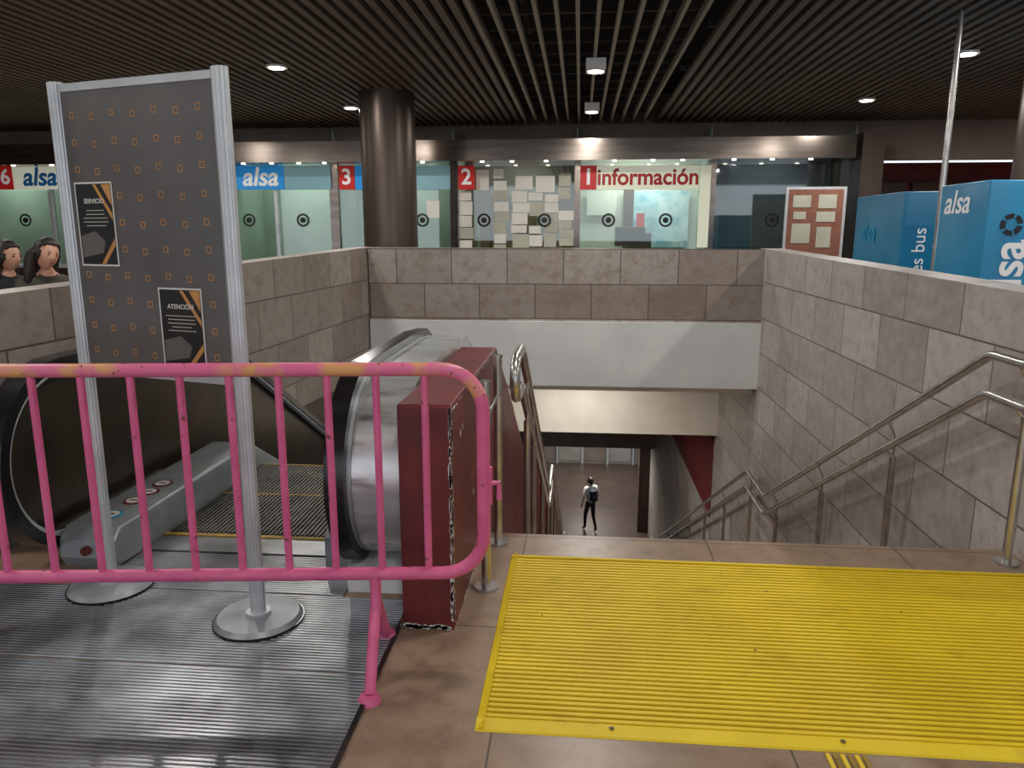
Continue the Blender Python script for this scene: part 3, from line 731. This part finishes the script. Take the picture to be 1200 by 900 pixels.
# ------------------------------------------------------------ people
def skinmesh(verts, edges, radii, sub=2):
    me = bpy.data.meshes.new('sk'); me.from_pydata([tuple(v) for v in verts], edges, [])
    o = bpy.data.objects.new('sk', me); COL.objects.link(o)
    sk = o.modifiers.new('Skin', 'SKIN'); sk.use_smooth_shade = True
    for i, r in enumerate(radii):
        d_ = me.skin_vertices[0].data[i]; d_.radius = (r, r) if not isinstance(r, tuple) else r
        d_.use_root = (i == 0)
    sb = o.modifiers.new('Sub', 'SUBSURF'); sb.levels = sub; sb.render_levels = sub
    bpy.context.view_layer.update()
    m2 = bpy.data.meshes.new_from_object(o.evaluated_get(bpy.context.evaluated_depsgraph_get()))
    bpy.data.objects.remove(o); return m2
def person(name, loc, heading, J, mats, hairlong=False, head_rot=(0, 0, 0), scale=1):
    """J: joints in local space, facing -Y"""
    e = empty(name, loc); e.rotation_euler = (0, 0, heading); e.scale = (scale,)*3
    names = ['pelvis', 'spine', 'chest', 'neck', 'headb', 'shL', 'elL', 'wrL', 'shR', 'elR', 'wrR', 'hipL', 'knL', 'anL', 'toL', 'hipR', 'knR', 'anR', 'toR']
    rad = {'pelvis': (.15, .115), 'spine': (.135, .105), 'chest': (.15, .11), 'neck': .058, 'headb': .05, 'sh': .068, 'el': .045, 'wr': .03, 'hip': .09, 'kn': .06, 'an': .042, 'to': .036}
    idx = {n: i for i, n in enumerate(names)}
    ed = [('pelvis', 'spine'), ('spine', 'chest'), ('chest', 'neck'), ('neck', 'headb')]
    for s_ in 'LR': ed += [('chest', 'sh'+s_), ('sh'+s_, 'el'+s_), ('el'+s_, 'wr'+s_), ('pelvis', 'hip'+s_), ('hip'+s_, 'kn'+s_), ('kn'+s_, 'an'+s_), ('an'+s_, 'to'+s_)]
    rl = [rad.get(n) or rad.get(n[:-1]) for n in names]
    me = skinmesh([J[n] for n in names], [(idx[a], idx[b]) for a, b in ed], rl)
    me.materials.clear()
    for k in ('top', 'trouser', 'skin', 'shoe'): me.materials.append(mats[k])
    def cls(a, b):
        if b in ('neck',): return 0
        if b == 'headb': return 2
        if b[:2] in ('sh', 'el', 'wr') or a in ('spine',): return 0
        if b[:2] == 'to': return 3
        if b[:2] in ('hi', 'kn', 'an'): return 1
        return 0
    V = {n: Vector(J[n]) for n in names}
    for p in me.polygons:
        best = (9, 0)
        for a, b in ed:
            A_, B_ = V[a], V[b]; t = max(0, min(1, (p.center-A_).dot(B_-A_)/(B_-A_).length_squared))
            dd = (p.center-(A_+(B_-A_)*t)).length
            if dd < best[0]: best = (dd, cls(a, b))
        p.material_index = best[1]
    obj('body', me, None, e, 180)
    for s_ in 'LR':
        w = V['wr'+s_]; dirv = (w-V['el'+s_]).normalized()
        side = dirv.cross(Vector((0, 1, 0)))
        if side.length < .2: side = dirv.cross(Vector((0, 0, 1)))
        side.normalize(); nn = side.cross(dirv).normalized()
        pal = skinmesh([w-dirv*.01, w+dirv*.045, w+dirv*.085], [(0, 1), (1, 2)], [.026, (.036, .02), (.036, .018)], 1)
        pal.materials.clear(); obj('palm_'+s_, pal, mats['skin'], e, 180)
        for k, (o_, L_) in enumerate(((-.028, .062), (-.009, .075), (.01, .07), (.028, .055))):
            b0 = w+dirv*.08+nn*o_
            f = skinmesh([b0, b0+dirv*L_*.5, b0+dirv*L_*.85+side*.015, b0+dirv*L_+side*.03], [(0, 1), (1, 2), (2, 3)], [.0095, .009, .0085, .007], 1)
            f.materials.clear(); obj('finger_%s%d' % (s_, k), f, mats['skin'], e, 180)
        b0 = w+dirv*.03-nn*.03
        f = skinmesh([b0, b0+dirv*.03-nn*.022, b0+dirv*.06-nn*.028], [(0, 1), (1, 2)], [.011, .010, .008], 1)
        f.materials.clear(); obj('thumb_'+s_, f, mats['skin'], e, 180)
    he = bpy.data.objects.new('head', None); COL.objects.link(he); he.parent = e
    he.location = V['headb']+Vector((0, -.015, .085)); he.rotation_euler = head_rot
    bm = bmesh.new(); bmesh.ops.create_uvsphere(bm, u_segments=28, v_segments=20, radius=1)
    for v in bm.verts:
        x_, y_, z_ = v.co
        jaw = 1-.28*max(0, -z_)**1.2
        yy = y_*.098*(1-.1*max(0, -z_))
        if y_ < 0: yy -= .012*max(0, -z_)*abs(y_)
        yy -= .026*math.exp(-((x_/.16)**2)-(((z_+.12)/.17)**2))*(1 if y_ < 0 else 0)
        yy += .009*(math.exp(-(((abs(x_)-.38)/.17)**2)-(((z_-.05)/.13)**2)))*(1 if y_ < 0 else 0)
        v.co = (x_*.077*jaw, yy, z_*.118)
    bm_obj('face', bm, mats['skin'], he, 180)
    for sx in (-1, 1):
        for nm, c, r, m in (('eye', (.029*sx, -.082, .006), (.011, .008, .006), M['eye']), ('ear', (.079*sx, .005, -.005), (.012, .02, .032), mats['skin'])):
            bm = bmesh.new(); bmesh.ops.create_uvsphere(bm, u_segments=12, v_segments=8, radius=1, matrix=Matrix.Translation(c) @ Matrix.Diagonal((*r, 1)))
            bm_obj(nm+('_l' if sx < 0 else '_r'), bm, m, he, 180)
        bm = bmesh.new(); bmesh.ops.create_uvsphere(bm, u_segments=12, v_segments=8, radius=1, matrix=Matrix.Translation((.03*sx, -.089, .026)) @ Matrix.Diagonal((.016, .004, .003, 1)))
        bm_obj('brow'+('_l' if sx < 0 else '_r'), bm, M['hair'], he, 180)
    bm = bmesh.new(); bmesh.ops.create_uvsphere(bm, u_segments=12, v_segments=8, radius=1, matrix=Matrix.Translation((0, -.092, -.055)) @ Matrix.Diagonal((.022, .007, .006, 1)))
    bm_obj('mouth', bm, M['lips'], he, 180)
    bm = bmesh.new(); bmesh.ops.create_uvsphere(bm, u_segments=40, v_segments=32, radius=1)
    def bald(c):
        if c.z < -.62: return True
        if c.y < -.05 and abs(c.x) < .86:
            return c.z < .60-.55*max(0, abs(c.x)-.45)
        return False
    dl = [v for v in bm.verts if bald(v.co)]
    bmesh.ops.delete(bm, geom=dl, context='VERTS')
    for v in bm.verts:
        n_ = .003*math.sin(v.co.x*30)*math.cos(v.co.z*20)
        v.co = (v.co.x*(.092+n_), v.co.y*(.114+n_)+.004, v.co.z*(.134+n_)+.004)
    hb = bm_obj('hair', bm, M['hair'], he, 180)
    so = hb.modifiers.new('Solid', 'SOLIDIFY'); so.thickness = .016
    if hairlong:
        for k, (sx, yy) in enumerate(((0, .09), (-.075, .05), (.075, .05))):
            m3 = skinmesh([Vector((sx, yy-.02, .03)), Vector((sx*1.1, yy, -.07)), Vector((sx*1.15, yy-.01, -.17)), Vector((sx*1.1, yy-.02, -.25))], [(0, 1), (1, 2), (2, 3)], [.05, .05, .042, .02])
            m3.materials.clear(); obj('hair_lock_%d' % k, m3, M['hair'], he, 180)
    return e, V
ST = dict(pelvis=(0, 0, .93), spine=(0, .01, 1.12), chest=(0, .01, 1.32), neck=(0, .01, 1.46), headb=(0, -.01, 1.52),
          shL=(.18, .01, 1.40), elL=(.27, .06, 1.13), wrL=(.26, -.04, .90), shR=(-.18, .01, 1.40), elR=(-.27, .0, 1.13), wrR=(-.24, -.14, .93),
          hipL=(.09, 0, .88), knL=(.10, -.12, .50), anL=(.10, -.14, .085), toL=(.11, -.27, .04),
          hipR=(-.09, 0, .88), knR=(-.10, .02, .49), anR=(-.10, .20, .11), toR=(-.10, .10, .04))
e, V = person('person_walking', (.45, 22.0, LOW), pi+.5, ST, dict(top=M['shirt'], trouser=M['trouser'], skin=M['skin'], shoe=M['shoe']))
box('backpack', (-.12, .11, 1.02), (.12, .27, 1.38), M['pack'], e, bevel=.05)
box('backpack_pocket', (-.09, .26, 1.05), (.09, .31, 1.2), M['pack'], e, bevel=.02)
for sx in (-1, 1):
    tube('backpack_strap_%d' % sx, [(.1*sx, .13, 1.38), (.1*sx, .04, 1.46), (.11*sx, -.1, 1.40), (.12*sx, -.11, 1.25), (.13*sx, .1, 1.08)], .016, M['pack'], e, rad=.06)
SI = dict(pelvis=(0, 0, .56), spine=(0, -.02, .74), chest=(0, -.05, .93), neck=(0, -.08, 1.08), headb=(0, -.11, 1.15),
          shL=(.18, -.05, 1.0), elL=(.24, -.12, .76), wrL=(.12, -.33, .70), shR=(-.18, -.05, 1.0), elR=(-.24, -.12, .76), wrR=(-.12, -.33, .70),
          hipL=(.1, -.02, .55), knL=(.12, -.44, .53), anL=(.12, -.46, .09), toL=(.13, -.58, .04),
          hipR=(-.1, -.02, .55), knR=(-.12, -.44, .53), anR=(-.12, -.46, .09), toR=(-.13, -.58, .04))
person('person_seated', (-4.86, 6.5, 0), .9, SI, dict(top=M['green'], trouser=M['trouser'], skin=M['skin'], shoe=M['shoe']), True, (.12, .22, .25), 1.14)
person('person_seated', (-5.46, 6.72, 0), 1.25, SI, dict(top=M['jacket'], trouser=M['trouser'], skin=M['skin'], shoe=M['shoe']), True, (.1, 0, .2), 1.12)
bn = empty('waiting_bench', (-5.1, 6.62, 0)); bn.rotation_euler = (0, 0, 1.0); bn.scale = (1.1,)*3
for i in range(3):
    x = -1.05+i*.68
    box('seat_%d' % i, (x, -.22, .40), (x+.6, .24, .435), M['alu'], bn, bevel=.012)
    box('backrest_%d' % i, (x, .24, .5), (x+.6, .27, .85), M['alu'], bn, bevel=.012)
tube('beam', [(-1.1, .05, .36), (1.0, .05, .36)], .03, M['steel'], bn)
for i, x in enumerate((-.8, .75)):
    tube('leg_%d' % i, [(x, .05, .36), (x, .05, .02)], .025, M['steel'], bn); tube('foot_%d' % i, [(x, -.22, .02), (x, .28, .02)], .02, M['steel'], bn)
    tube('back_support_%d' % i, [(x, .05, .36), (x, .25, .45), (x, .285, .8)], .015, M['steel'], bn)

# ------------------------------------------------------------ world + camera
w = bpy.data.worlds.new('World'); scene.world = w; w.use_nodes = True
w.node_tree.nodes['Background'].inputs[0].default_value = (.88, .93, 1.0, 1)
w.node_tree.nodes['Background'].inputs[1].default_value = 1.25
cam = bpy.data.cameras.new('camera'); co = bpy.data.objects.new('camera', cam); COL.objects.link(co)
cam.sensor_width = 36; cam.lens = 36*FPX/1200; cam.clip_end = 200
co.matrix_world = Matrix(((R.x, U.x, -F.x, 0), (R.y, U.y, -F.y, 0), (R.z, U.z, -F.z, 1.6), (0, 0, 0, 1)))
scene.camera = co
